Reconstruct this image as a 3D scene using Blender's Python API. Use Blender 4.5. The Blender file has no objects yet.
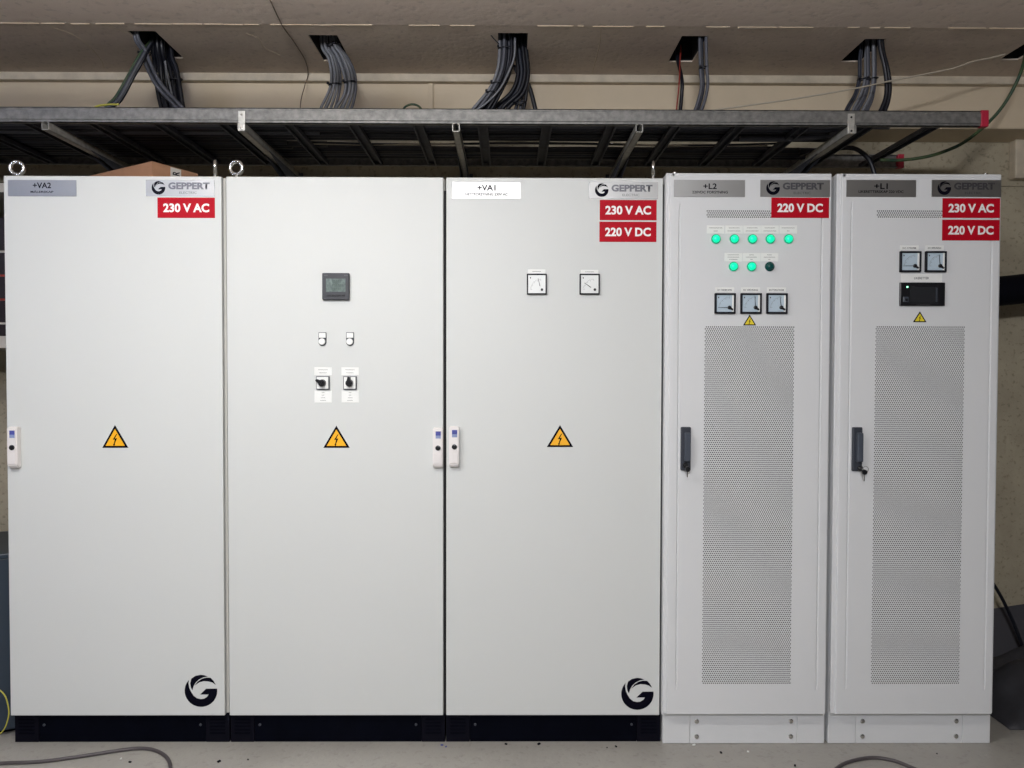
import bpy, bmesh, math, random
from mathutils import Vector, Matrix
from mathutils.geometry import tessellate_polygon
random.seed(7)
C = bpy.context.scene.collection
# ------------------------------------------------------------------ camera
CAM = Vector((1.8271, -2.8142, 1.3906)); YAW, PITCH, ROLL, FPX = .006625, -.023551, .0022726, 770.0
cw = Vector((math.sin(YAW)*math.cos(PITCH), math.cos(YAW)*math.cos(PITCH), math.sin(PITCH)))
r0 = Vector((math.cos(YAW), -math.sin(YAW), 0)); u0 = r0.cross(cw)
cr = math.cos(ROLL)*r0 + math.sin(ROLL)*u0; cu = -math.sin(ROLL)*r0 + math.cos(ROLL)*u0
cam_d = bpy.data.cameras.new('camera'); cam = bpy.data.objects.new('camera', cam_d); C.objects.link(cam)
cam_d.sensor_width = 36; cam_d.lens = 36*FPX/1024; cam_d.clip_start = .05
cam.matrix_world = Matrix(((cr.x, cu.x, -cw.x, CAM.x), (cr.y, cu.y, -cw.y, CAM.y), (cr.z, cu.z, -cw.z, CAM.z), (0, 0, 0, 1)))
bpy.context.scene.camera = cam
# ------------------------------------------------------------------ world, lights, exposure
w = bpy.data.worlds.new('world'); bpy.context.scene.world = w; w.use_nodes = True
w.node_tree.nodes['Background'].inputs[0].default_value = (.8, .85, 1, 1)
w.node_tree.nodes['Background'].inputs[1].default_value = .02
vs = bpy.context.scene.view_settings
vs.view_transform = 'Standard'; vs.look = 'None'; vs.gamma = 1; vs.use_curve_mapping = False; vs.exposure = 0.0
LAMPS = [  # x, y, z, length, power of the bare tube, colour, power of the downward reflector
    (0.88, -1.50, 2.47, 1.3, 22, (1.0, .985, .95), 32),
    (-1.0, -3.0, 2.58, 1.2, 46, (.62, .71, 1.0), 0),  # unseen fixture put in for the bluish light from the left
]
FILL_LAMPS = [(1.6, -4.2, 2.50, .60, 86, (.955, .965, 1.0), (2.7, 0, .8)), ]   # unseen fill lamp added to brighten the cabinets
bpy.context.scene.cycles.use_denoising = True
bpy.context.scene.cycles.max_bounces = 10
bpy.context.scene.cycles.diffuse_bounces = 6

def ray(px, py): return cw + cr*((px-512)/FPX) - cu*((py-384)/FPX)
def at(px, py, Y):            # point of the plane y=Y behind a photograph pixel
    d = ray(px, py); return CAM + d*((Y-CAM.y)/d.y)
def atz(px, py, Z):
    d = ray(px, py); return CAM + d*((Z-CAM.z)/d.z)

# ------------------------------------------------------------------ materials
def mat(name, col, rough=.5, metal=0, bump=0, bscale=200, var=0, vscale=3, emit=None, es=0, coat=0, spec=None, stretch=None, col2=None, trans=0):
    m = bpy.data.materials.new(name); m.use_nodes = True; nt = m.node_tree; b = nt.nodes['Principled BSDF']
    b.inputs['Base Color'].default_value = (*col, 1); b.inputs['Roughness'].default_value = rough; b.inputs['Metallic'].default_value = metal
    if spec is not None: b.inputs['Specular IOR Level'].default_value = spec
    if coat: b.inputs['Coat Weight'].default_value = coat
    if trans: b.inputs['Transmission Weight'].default_value = trans
    if emit: b.inputs['Emission Color'].default_value = (*emit, 1); b.inputs['Emission Strength'].default_value = es
    if var or bump:
        tc = nt.nodes.new('ShaderNodeTexCoord'); mp = nt.nodes.new('ShaderNodeMapping'); nt.links.new(tc.outputs['Object'], mp.inputs[0])
        if stretch: mp.inputs['Scale'].default_value = stretch
    if var:
        n = nt.nodes.new('ShaderNodeTexNoise'); n.inputs['Scale'].default_value = vscale; n.inputs['Detail'].default_value = 6; n.inputs['Roughness'].default_value = .6
        nt.links.new(mp.outputs[0], n.inputs[0])
        r = nt.nodes.new('ShaderNodeValToRGB'); nt.links.new(n.outputs['Fac'], r.inputs[0])
        c2 = col2 or tuple(max(0, c*(1-var)) for c in col)
        r.color_ramp.elements[0].position = .32; r.color_ramp.elements[0].color = (*c2, 1)
        r.color_ramp.elements[1].position = .66; r.color_ramp.elements[1].color = (*col, 1)
        nt.links.new(r.outputs[0], b.inputs['Base Color'])
    if bump:
        n = nt.nodes.new('ShaderNodeTexNoise'); n.inputs['Scale'].default_value = bscale; n.inputs['Detail'].default_value = 4
        nt.links.new(mp.outputs[0], n.inputs[0]); bp = nt.nodes.new('ShaderNodeBump'); bp.inputs['Strength'].default_value = bump; bp.inputs['Distance'].default_value = .002
        nt.links.new(n.outputs['Fac'], bp.inputs['Height']); nt.links.new(bp.outputs[0], b.inputs['Normal'])
    return m
M = {}
M['paint'] = mat('light_grey_enamel', (.585, .60, .59), .52, bump=.06, bscale=500)
M['paint2'] = mat('cool_grey_enamel', (.64, .65, .66), .46, bump=.06, bscale=500)
M['paint_in'] = mat('enamel_frame', (.5, .49, .46), .5)
M['black'] = mat('black_enamel', (.002, .0025, .006), .6, spec=.03, var=.3, vscale=20)
M['plinth_corner'] = mat('black_plastic', (.004, .004, .008), .6, spec=.05)
M['seal'] = mat('black_rubber', (.008, .008, .01), .8)
M['dark'] = mat('dark_interior', (.018, .018, .02), .8)
M['alu'] = mat("brushed_aluminium", (.33, .33, .325), .40, 1, bump=.15, bscale=60, stretch=(1, 1, 40))
M['print'] = mat('dark_print', (.003, .003, .008), .6, spec=.04)
M['print_grey'] = mat('grey_print', (.09, .09, .10), .5, spec=.2)
M['print_metal'] = mat('satin_grey_print', (.12, .12, .135), .42, .8)
M['white_label'] = mat('white_label', (.78, .79, .77), .5)
M['red'] = mat('red_label', (.42, .003, .014), .5, spec=.12)
M['white_print'] = mat('white_print', (.85, .82, .82), .5)
M['yellow'] = mat('warning_yellow', (.85, .42, .01), .4)
M['yellow2'] = mat('small_warning_yellow', (.75, .60, .03), .4)
M['handle'] = mat('white_plastic', (.70, .67, .66), .4)
M['blue'] = mat('blue_sticker', (.05, .06, .28), .5)
M['blue2'] = mat('pale_blue_sticker', (.22, .27, .45), .5)
M['blackp'] = mat('black_plastic_glossy', (.008, .008, .01), .3)
M['greyp'] = mat('dark_grey_plastic', (.035, .04, .052), .4)
M['meter_frame'] = mat('black_meter_frame', (.010, .011, .016), .5, spec=.15)
M['power_case'] = mat('charcoal_case', (.022, .024, .032), .5)
M['grey_grip'] = mat('slate_grip', (.055, .065, .085), .35)
M['steel'] = mat('zinc_steel', (.72, .72, .70), .22, 1)
M['dial'] = mat('meter_dial', (.72, .74, .73), .35, coat=.3)
M['dial2'] = mat('cool_meter_dial', (.46, .56, .64), .3, coat=.5)
M['lcd'] = mat('lcd_glass', (.17, .22, .21), .25, var=.5, vscale=90)
M['lcdseg'] = mat('lcd_segments', (.04, .075, .055), .4)
M['screen'] = mat('dark_screen', (.02, .021, .024), .25)
M['green_on'] = mat('green_lens_lit', (0, .55, .32), .3, emit=(0, 1, .46), es=.75)
M['green_rim'] = mat('green_lens_rim', (0, .33, .20), .3, emit=(0, .8, .35), es=.15)
M['green_off'] = mat('green_lens_dark', (.0, .055, .05), .25)
M['led'] = mat('green_led', (.3, 1, .7), .3, emit=(.3, 1, .6), es=3)
M['galv'] = mat('galvanised_steel', (.24, .235, .225), .5, .5, var=.4, vscale=45, bump=.2, bscale=150, col2=(.13, .13, .125))
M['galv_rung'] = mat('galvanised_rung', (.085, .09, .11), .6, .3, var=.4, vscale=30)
M['zinc'] = mat('bright_zinc', (.6, .59, .55), .4, .5, var=.3, vscale=40)
M['redcap'] = mat('red_cap', (.42, .015, .045), .45)
M['cab_black'] = mat('black_cable', (.006, .007, .013), .4)
M['cab_dgrey'] = mat('dark_grey_cable', (.026, .03, .045), .45)
M['cab_grey'] = mat('grey_cable', (.09, .094, .115), .45)
M['cab_lgrey'] = mat('light_grey_cable', (.17, .175, .195), .45)
M['cab_pale'] = mat('pale_wire', (.45, .40, .32), .6)
M['cab_brown'] = mat('brown_wire', (.16, .12, .09), .6)
M['cab_green'] = mat('green_yellow_cable', (.012, .05, .035), .5, var=.9, vscale=22, col2=(.07, .10, .03))
M['cab_yellow'] = mat('yellow_wire', (.45, .42, .06), .5)
M['cab_red'] = mat('red_wire', (.28, .03, .02), .5)
M['cab_floor'] = mat('floor_cable', (.065, .055, .058), .5)
M['card'] = mat('cardboard', (.40, .21, .12), .8, var=.12, vscale=12)
M['tape'] = mat('tape', (.6, .57, .52), .5)
M['beam'] = mat('cream_paint', (.66, .55, .40), .6, var=.12, vscale=2.2, bump=.15, bscale=60)
M['ledge'] = mat('cream_trim', (.62, .54, .42), .6, var=.25, vscale=14)
M['bluecab'] = mat('blue_grey_paint', (.016, .028, .045), .4)
M['shelf'] = mat('shelf_edge', (.45, .42, .38), .5)
M['equip'] = mat('black_equipment', (.02, .012, .016), .4, var=.6, vscale=25)
M['pipe'] = mat('black_pipe', (.004, .004, .007), .6, spec=.05)
M['bag'] = mat('dark_sheet', (.035, .035, .042), .6, var=.4, vscale=12)
M['board'] = mat('grey_board', (.05, .048, .056), .7)
M['lampbody'] = mat('lamp_housing', (.8, .8, .8), .5)
M['tube'] = mat('lamp_tube', (1, 1, 1), .5, emit=(1, .97, .92), es=6)
M['wallpaint'] = mat('painted_wall', (.16, .15, .14), .8, var=.15)
M['walldark'] = mat('dark_wall', (.08, .08, .08), .8, var=.2)

def concrete(name, col, dark, pit=True, sc=1.0):
    m = bpy.data.materials.new(name); m.use_nodes = True; nt = m.node_tree; b = nt.nodes['Principled BSDF']; b.inputs['Roughness'].default_value = .85
    tc = nt.nodes.new('ShaderNodeTexCoord')
    n1 = nt.nodes.new('ShaderNodeTexNoise'); n1.inputs['Scale'].default_value = 2.5*sc; n1.inputs['Detail'].default_value = 8; n1.inputs['Roughness'].default_value = .65
    n2 = nt.nodes.new('ShaderNodeTexNoise'); n2.inputs['Scale'].default_value = 55*sc; n2.inputs['Detail'].default_value = 5
    for n in (n1, n2): nt.links.new(tc.outputs['Object'], n.inputs[0])
    r = nt.nodes.new('ShaderNodeValToRGB'); nt.links.new(n1.outputs[0], r.inputs[0])
    r.color_ramp.elements[0].position = .3; r.color_ramp.elements[0].color = (*dark, 1); r.color_ramp.elements[1].position = .62; r.color_ramp.elements[1].color = (*col, 1)
    r2 = nt.nodes.new('ShaderNodeValToRGB'); nt.links.new(n2.outputs[0], r2.inputs[0])
    r2.color_ramp.elements[0].position = .33; r2.color_ramp.elements[0].color = (.68, .68, .66, 1) if pit else (.85, .85, .85, 1); r2.color_ramp.elements[1].position = .43; r2.color_ramp.elements[1].color = (1, 1, 1, 1)
    mx = nt.nodes.new('ShaderNodeMix'); mx.data_type = 'RGBA'; mx.blend_type = 'MULTIPLY'; mx.inputs[0].default_value = 1
    nt.links.new(r.outputs[0], mx.inputs[6]); nt.links.new(r2.outputs[0], mx.inputs[7]); nt.links.new(mx.outputs[2], b.inputs['Base Color'])
    bp = nt.nodes.new('ShaderNodeBump'); bp.inputs['Strength'].default_value = .5; bp.inputs['Distance'].default_value = .004
    nt.links.new(n2.outputs[0], bp.inputs['Height']); nt.links.new(bp.outputs[0], b.inputs['Normal'])
    return m
M['concrete'] = concrete('rough_concrete', (.42, .37, .27), (.27, .235, .17))
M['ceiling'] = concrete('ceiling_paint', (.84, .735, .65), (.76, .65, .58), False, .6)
M['ceiling_dim'] = concrete('ceiling_paint_dim', (.74, .64, .54), (.60, .50, .44), False, .8)  # same paint, darkened beyond the seam for the dimmer light there
M['floor'] = concrete('floor_paint', (.34, .325, .295), (.29, .275, .25), False, 1.0)
M['floor'].node_tree.nodes['Principled BSDF'].inputs['Roughness'].default_value = .45
M['void'] = mat('hole_shade', (.012, .011, .014), .9)  # near-black colour standing in for shade inside the openings

# ------------------------------------------------------------------ mesh helpers
def link(name, me, m=None, parent=None, loc=None, smooth=False):
    o = bpy.data.objects.new(name, me); C.objects.link(o)
    if m is not None: me.materials.append(M[m] if isinstance(m, str) else m)
    if smooth:
        for p in me.polygons: p.use_smooth = True
    if parent is not None: o.parent = parent; o.matrix_parent_inverse = parent_inv(parent)
    if loc: o.location = loc
    return o
def parent_inv(p):
    mw = Matrix.Identity(4); q = p; chain = []
    while q is not None: chain.append(q); q = q.parent
    for q in reversed(chain): mw = mw @ (q.matrix_parent_inverse if q.parent else Matrix.Identity(4)) @ q.matrix_basis
    return mw.inverted()
def tag(o, label=None, cat=None, group=None, kind=None):
    if label: o['label'] = label
    if cat: o['category'] = cat
    if group: o['group'] = group
    if kind: o['kind'] = kind
    return o
def empty(name, loc, label, cat, group=None):
    o = bpy.data.objects.new(name, None); C.objects.link(o); o.location = loc; o.empty_display_size = .05
    return tag(o, label, cat, group)
def fin(bm, name, m, parent=None, smooth=False):
    me = bpy.data.meshes.new(name); bmesh.ops.recalc_face_normals(bm, faces=bm.faces); bm.to_mesh(me); bm.free()
    return link(name, me, m, parent, smooth=smooth)
def bx(bm, x0, x1, y0, y1, z0, z1, bev=0, seg=2, mtx=None):
    g = bmesh.ops.create_cube(bm, size=1)
    for v in g['verts']: v.co = Vector((x0+(v.co.x+.5)*(x1-x0), y0+(v.co.y+.5)*(y1-y0), z0+(v.co.z+.5)*(z1-z0)))
    vs_ = g['verts']
    if mtx is not None:
        for v in vs_: v.co = mtx @ v.co
    if bev:
        es = list({e for v in vs_ for e in v.link_edges})
        bmesh.ops.bevel(bm, geom=es, offset=bev, segments=seg, affect='EDGES', profile=.5)
def box(name, m, x0, x1, y0, y1, z0, z1, bev=0, parent=None, seg=2):
    bm = bmesh.new(); bx(bm, x0, x1, y0, y1, z0, z1, bev, seg); return fin(bm, name, m, parent)
def prism(bm, pts, y0, y1):            # polygon in xz, extruded from y0 (front) to y1
    a = [bm.verts.new((x, y0, z)) for x, z in pts]; b = [bm.verts.new((x, y1, z)) for x, z in pts]
    n = len(pts)
    tri = [(0, i, i+1) for i in range(1, n-1)] if n < 5 else tessellate_polygon([[Vector((x, z, 0)) for x, z in pts]])
    for t in tri:
        try: bm.faces.new([a[k] for k in t]); bm.faces.new([b[k] for k in reversed(t)])
        except ValueError: pass
    for i in range(n): bm.faces.new((a[i], a[(i+1) % n], b[(i+1) % n], b[i]))
def disc(cx, cz, r, n=24, a0=0): return [(cx+r*math.cos(a0+2*math.pi*i/n), cz+r*math.sin(a0+2*math.pi*i/n)) for i in range(n)]
def lathe(bm, cx, cz, prof, n=28):     # prof: (radius, y) front to back, axis along y
    rings = [[bm.verts.new((cx+r*math.cos(2*math.pi*i/n), y, cz+r*math.sin(2*math.pi*i/n))) for i in range(n)] for r, y in prof]
    for a, b in zip(rings, rings[1:]):
        for i in range(n): bm.faces.new((a[i], a[(i+1) % n], b[(i+1) % n], b[i]))
    bm.faces.new(rings[0]); bm.faces.new(rings[-1][::-1])
def catmull(P, k=6):
    if len(P) < 3: return P
    Q = [P[0]*2-P[1]]+P+[P[-1]*2-P[-2]]; out = []
    for i in range(1, len(Q)-2):
        a, b, c, d = Q[i-1:i+3]
        for j in range(k):
            t = j/k; out.append(.5*((2*b)+(c-a)*t+(2*a-5*b+4*c-d)*t*t+(3*b-a-3*c+d)*t**3))
    out.append(P[-1]); return out
def tube(bm, P, r, n=8, k=6, closed=False):
    P = [Vector(p) for p in P]
    if not closed: P = catmull(P, k)
    N = len(P); rings = []; up = None
    for i in range(N):
        if closed: t = (P[(i+1) % N]-P[i-1]).normalized()
        else: t = (P[min(i+1, N-1)]-P[max(i-1, 0)]).normalized()
        if up is None: up = Vector((0, 0, 1)) if abs(t.z) < .9 else Vector((0, 1, 0))
        s = t.cross(up).normalized(); up = s.cross(t).normalized()
        rings.append([bm.verts.new(P[i]+(s*math.cos(a)+up*math.sin(a))*r) for a in [2*math.pi*j/n for j in range(n)]])
    pr = list(zip(rings, rings[1:]))+([(rings[-1], rings[0])] if closed else [])
    for a, b in pr:
        for j in range(n): bm.faces.new((a[j], a[(j+1) % n], b[(j+1) % n], b[j]))
    if not closed: bm.faces.new(rings[0]); bm.faces.new(rings[-1][::-1])
def text_obj(s, cx, cz, Y, height, width=None, m='print', parent=None, bold=.0, rot=0, name='lettering', depth=.0004):
    cv = bpy.data.curves.new('t', 'FONT'); cv.body = s; cv.size = 1; cv.offset = bold; cv.extrude = 0; cv.resolution_u = 3
    to = bpy.data.objects.new('t', cv); C.objects.link(to)
    dg = bpy.context.evaluated_depsgraph_get(); me = bpy.data.meshes.new_from_object(to.evaluated_get(dg))
    bpy.data.objects.remove(to); bpy.data.curves.remove(cv)
    xs = [v.co.x for v in me.vertices]; ys = [v.co.y for v in me.vertices]
    x0, x1, y0, y1 = min(xs), max(xs), min(ys), max(ys)
    sy = height/(y1-y0); sx = width/(x1-x0) if width else sy
    ca, sa = math.cos(rot), math.sin(rot)
    for v in me.vertices:
        x = (v.co.x-(x0+x1)/2)*sx; z = (v.co.y-(y0+y1)/2)*sy
        v.co = Vector((cx+x*ca-z*sa, Y-depth, cz+x*sa+z*ca))
    me.materials.clear(); me.name = name
    return link(name, me, m, parent)

# ------------------------------------------------------------------ the setting
G0 = at(330, 742, .022).z   # floor level
ZC = 2.685; YB = .67; YW = .88
XL, XR, YBK = -2.2, 5.4, -5.8
tag(box('floor', 'floor', XL, XR, YBK, YW+.1, -.12, G0), kind='structure')
tag(box('wall_left', 'wallpaint', XL-.1, XL, YBK, YW+.1, G0, 3.0), kind='structure')
tag(box('wall_right', 'walldark', XR, XR+.1, YBK, YW+.1, G0, 3.0), kind='structure')
tag(box('wall_front', 'wallpaint', XL-.1, XR+.1, YBK-.1, YBK, G0, 3.0), kind='structure')
zs_ = at(1010, 186, YW).z
bm = bmesh.new()
bx(bm, XL, XR, YW, YW+.1, zs_, 2.50)
bx(bm, XL, XR, YW-.006, YW+.1, G0, zs_-.004)
tag(fin(bm, 'wall_back', 'concrete'), kind='structure')
ZB = at(600, 127, YB).z
tag(box('wall_beam', 'beam', XL, XR, YB, YW+.1, ZB, ZC, .006), kind='structure')
zt, zb = at(600, 76.5, YB-.03).z, at(600, 82.5, YB-.03).z
bm = bmesh.new(); bx(bm, XL, XR, YB-.035, YB, zb, zt+.02, .004)
tag(fin(bm, 'trim_1', 'ledge'), kind='structure')
a = at(428, 90, YB-.012); b = at(433, 90, YB-.012)
tag(box('trim_2', 'beam', a.x, b.x, YB-.014, YB, ZB+.02, zb, .002), kind='structure')
a = at(1016, 138, YW-.05); b = at(1016, 178, YW-.05)
tag(box('trim_3', 'ledge', a.x, a.x+.35, YW-.05, YW, b.z, a.z, .006), kind='structure')
# ceiling with six real rectangular openings
yseam = atz(512, 25.5, ZC).y
HOLES = []
for (xn0, xn1, yn, yf) in ((127, 155, 31, 58), (308, 337, 35, 61), (498, 528, 33, 60), (682, 708, 36, 62), (865, 887, 39, 62), (1026, 1046, 43, 60)):
    p = atz(xn0, yn, ZC); q = atz(xn1, yn, ZC); f = atz((xn0+xn1)/2, yf, ZC)
    HOLES.append((p.x, q.x, p.y, f.y))
bm = bmesh.new(); T = .22; x = XL
for (h0, h1, ya, yb) in HOLES:
    bx(bm, x, h0, yseam, YB, ZC, ZC+T); bx(bm, h0, h1, yseam, ya, ZC, ZC+T); bx(bm, h0, h1, yb, YB, ZC, ZC+T); x = h1
bx(bm, x, XR, yseam, YB, ZC, ZC+T)
ceil = tag(fin(bm, 'ceiling', 'ceiling_dim'), kind='structure')
box('hole_shade', 'void', XL, XR, 0.0, YB, ZC+T, ZC+T+.02, parent=ceil)  # dark cap over the openings, shade put into its colour
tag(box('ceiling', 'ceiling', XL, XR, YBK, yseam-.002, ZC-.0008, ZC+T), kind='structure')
for (h0, h1, ya, yb) in HOLES:
    bm = bmesh.new(); t_ = .003
    for q in ((h0, h0+t_, ya, yb), (h1-t_, h1, ya, yb), (h0, h1, ya, ya+t_), (h0, h1, yb-t_, yb)): bx(bm, *q, ZC+.006, ZC+T)
    fin(bm, 'opening_shade', 'void', ceil)  # thin dark sheets added for the shade on the opening sides
# chipped joint along the seam and hairline ridges
bm = bmesh.new(); x = XL
while x < XR:
    l = random.uniform(.02, .16)
    if random.random() < .85: bx(bm, x, x+l, yseam-.002+random.uniform(-.002, .001), yseam+random.uniform(.0, .002), ZC-.0035, ZC+.001)
    x += l+random.uniform(.0, .05)
fin(bm, 'seam_filler', 'beam', ceil)
for pts in (((52, 27), (72, 34), (88, 45), (101, 60), (104, 68)), ((246, 33), (258, 38), (264, 47), (280, 55)), ((601, 28), (600, 42), (596, 58), (592, 74)), ((96, 22), (112, 27), (127, 33))):
    bm = bmesh.new(); tube(bm, [atz(a, b, ZC+.0006) for a, b in pts], .0019, 5, 5); fin(bm, 'paint_ridge', 'beam', ceil)

# ------------------------------------------------------------------ lamps outside the frame
for i, (lx, ly, lz, ln, pw, col, dn) in enumerate(LAMPS):
    e = empty('ceiling_light', (lx, ly, lz), ['tube lamp hung above the aisle in front of the middle cabinet', 'unseen cool bluish tube lamp added near the left wall', 'tube lamp above the photographer', 'short cool tube lamp at the right rear'][i], 'lamp')
    box('housing', 'lampbody', lx-ln/2-.03, lx+ln/2+.03, ly-.022, ly+.022, lz+.045, lz+.08, .006, e)
    for s in (-1, 1):
        bm = bmesh.new(); tube(bm, [(lx+s*ln*.35, ly, lz+.075), (lx+s*ln*.35, ly, ZC-.005)], .004, 6); fin(bm, 'hanger', 'steel', e)
    area = 2*math.pi*.019*ln
    tm = mat('glowing_tube', (1, 1, 1), .5, emit=col, es=pw/(math.pi*area))
    bm = bmesh.new(); tube(bm, [(lx-ln/2, ly, lz), (lx+ln/2, ly, lz)], .019, 12); fin(bm, 'fluorescent_tube', tm, e, True)
    if dn:
        ld = bpy.data.lights.new('reflector_light', 'AREA'); ld.shape = 'RECTANGLE'; ld.size = ln; ld.size_y = .06; ld.energy = dn; ld.color = col
        lo = bpy.data.objects.new('reflector_light', ld); C.objects.link(lo); lo.parent = e; lo.location = (0, 0, -.022)
    for s in (-1, 1): box('tube_holder', 'lampbody', lx+s*(ln/2+.01)-.01, lx+s*(ln/2+.01)+.01, ly-.02, ly+.02, lz-.02, lz+.05, .002, e)

for (lx, ly, lz, ln, pw, col, aim) in FILL_LAMPS:
    e = empty('fill_lamp', (lx, ly, lz), 'unseen slanted fill lamp added behind the camera', 'lamp')
    d = (Vector(aim)-Vector((lx, ly, lz))).normalized(); q = d.to_track_quat('-Z', 'Y'); mt = Matrix.Translation((lx, ly, lz)) @ q.to_matrix().to_4x4()
    bm = bmesh.new(); bx(bm, -ln/2-.01, ln/2+.01, -.07, .07, .012, .05, .004, 2, mt); fin(bm, 'housing', 'lampbody', e)
    bm = bmesh.new(); tube(bm, [(lx, ly, lz+.03), (lx, ly, ZC-.002)], .006, 8); fin(bm, 'hanger', 'steel', e)
    ld = bpy.data.lights.new('fill_light', 'AREA'); ld.shape = 'RECTANGLE'; ld.size = ln; ld.size_y = .12; ld.energy = pw; ld.color = col
    lo = bpy.data.objects.new('fill_light', ld); C.objects.link(lo); lo.parent = e; lo.matrix_parent_inverse = parent_inv(e); lo.matrix_basis = mt
# ------------------------------------------------------------------ cabinet furniture
def emblem(cx, cz, R, Y, m, parent, name='emblem', depth=.0005):
    S = lambda L: [(cx+(x-438)/227*R, cz-(y-435)/227*R) for x, y in L]
    arc = [] and [(438+230*math.cos(t), 435+228*math.sin(t)) for t in [math.radians(a) for a in range(-7, -140, -0+1)]] if False else []
    outer = [(438+228*math.cos(math.radians(a)), 435+227*math.sin(math.radians(a))) for a in range(-8, 223, 7)]
    main = outer+[(270, 280), (264, 330), (275, 395), (300, 450), (335, 505), (380, 540), (435, 552), (480, 546), (520, 522), (545, 487), (425, 487), (510, 405)]
    s2 = [(318, 428), (298, 390), (288, 330), (305, 262), (360, 224), (435, 208), (490, 216), (532, 232), (470, 244), (410, 275), (362, 322), (335, 370)]
    s3 = [(350, 360), (395, 302), (450, 265), (510, 248), (572, 250), (612, 290), (645, 350), (600, 318), (545, 302), (480, 297), (415, 315)]
    bm = bmesh.new()
    for L in (main, s2, s3): prism(bm, S(L), Y-depth, Y)
    return fin(bm, name, m, parent)
def rect(px0, px1, py0, py1, Y):
    a = at((px0+px1)/2, py0, Y).z; b = at((px0+px1)/2, py1, Y).z
    pm = (py0+py1)/2
    return at(px0, pm, Y).x, at(px1, pm, Y).x, b, a
def plate(name, m, R, Y, th, parent, bev=.0004):
    x0, x1, z0, z1 = rect(*R, Y); return box(name, m, x0, x1, Y-th, Y, z0, z1, bev, parent, 1), (x0, x1, z0, z1)
MPP = 3.655e-3
def txt(s, px, py, Y, hpx, wpx, m, parent, bold=0.0, **k):
    p = at(px, py, Y); sc = (Y-CAM.y)/FPX
    return text_obj(s, p.x, p.z, Y, hpx*sc, wpx*sc if wpx else None, m, parent, bold, **k)
def name_plate(R, big, small, Y, root, px, pys, sw):
    o, _ = plate('name_plate', 'alu', R, Y, .0015, root)
    txt(big, px, pys[0], Y-.0015, 5.6, len(big)*4.5, 'print', o, .02)
    txt(small, px, pys[1], Y-.0015, 2.6, sw, 'print', o, .02)
def logo_plate(R, Y, root):
    o, (x0, x1, z0, z1) = plate('logo_plate', 'alu', R, Y, .0015, root)
    cx, cy = R[0]+12.7, (R[2]+R[3])/2-.3
    p = at(cx, cy, Y); emblem(p.x, p.z, 6.7*MPP, Y-.0015, 'print', o)
    txt('GEPPERT', R[0]+43, cy-2.0, Y-.0015, 7, 41, 'print_metal', o, .045)
    txt('ELECTRIC', R[0]+42, cy+4.8, Y-.0015, 2.3, 17, 'print_grey', o)
def red_label(R, s, Y, root):
    o, _ = plate('voltage_label', 'red', R, Y, .001, root)
    txt(s, (R[0]+R[1])/2, (R[2]+R[3])/2+.1, Y-.001, 8.8, 45.5, 'white_print', o, .035)
def warning(apx, apy, bx0, bx1, by, Y, root, small=False):
    A = at(apx, apy, Y); B = at(bx0, by, Y); D = at(bx1, by, Y)
    bm = bmesh.new(); prism(bm, [(A.x, A.z), (B.x, B.z), (D.x, D.z)], Y-.0008, Y)
    o = fin(bm, 'warning_sign', 'print', root)
    c = (A+B+D)/3; f = .74 if not small else .72
    bm = bmesh.new(); prism(bm, [((q.x-c.x)*f+c.x, (q.z-c.z)*f+c.z) for q in (A, B, D)], Y-.0013, Y-.0008)
    fin(bm, 'yellow_field', 'yellow2' if small else 'yellow', o)
    s = (A.z-B.z)/23.0
    L = [(1.2, 7), (-2.6, .8), (.4, 1.2), (-1.6, -5), (1.8, 2.6), (-.8, 2.0), (2.0, 7)]
    L = [(1.6, 7.5), (-2.8, .6), (-.2, .9), (-1.7, -4.5), (-2.5, -4.3), (-1.6, -7.2), (.2, -4.9), (-.6, -4.7), (2.4, 2.5), (-.3, 2.1), (2.6, 7.5)]
    bm = bmesh.new(); prism(bm, [(c.x+x*s*.85, c.z+z*s*.85) for x, z in L], Y-.0017, Y-.0013)
    fin(bm, 'lightning_bolt', 'print', o)
def strokes(x0, x1, z, n, Y, m, parent, lh=.0012, gap=.0032, ws=(.9, 1, .6)):
    bm = bmesh.new(); c = (x0+x1)/2; w_ = (x1-x0)/2
    for i in range(n):
        zz = z+(n-1)*gap/2-i*gap; ww = w_*ws[i % len(ws)]; x = c-ww
        while x < c+ww-.001:
            l = random.uniform(.0012, .0026); bx(bm, x, min(x+l, c+ww), Y-.0003, Y, zz-lh/2, zz+lh/2); x += l+.0007
    return fin(bm, 'print', m, parent)
def small_label(R, Y, root, text=None, n=1, m='print_grey', th=.0012, w=.6, ws=(1, 1, .6), hpx=1.8):
    o, (x0, x1, z0, z1) = plate('caption_label', 'white_label', R, Y, th, root)
    if text: txt(text, (R[0]+R[1])/2, (R[2]+R[3])/2, Y-th, hpx, (R[1]-R[0])*w, m, o, .01)
    else:
        c = (x0+x1)/2; h = (x1-x0)/2*w; strokes(c-h, c+h, (z0+z1)/2, n, Y-th, m, o, gap=(z1-z0)/(n+.7), ws=ws, lh=.0016)
    return o
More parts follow.
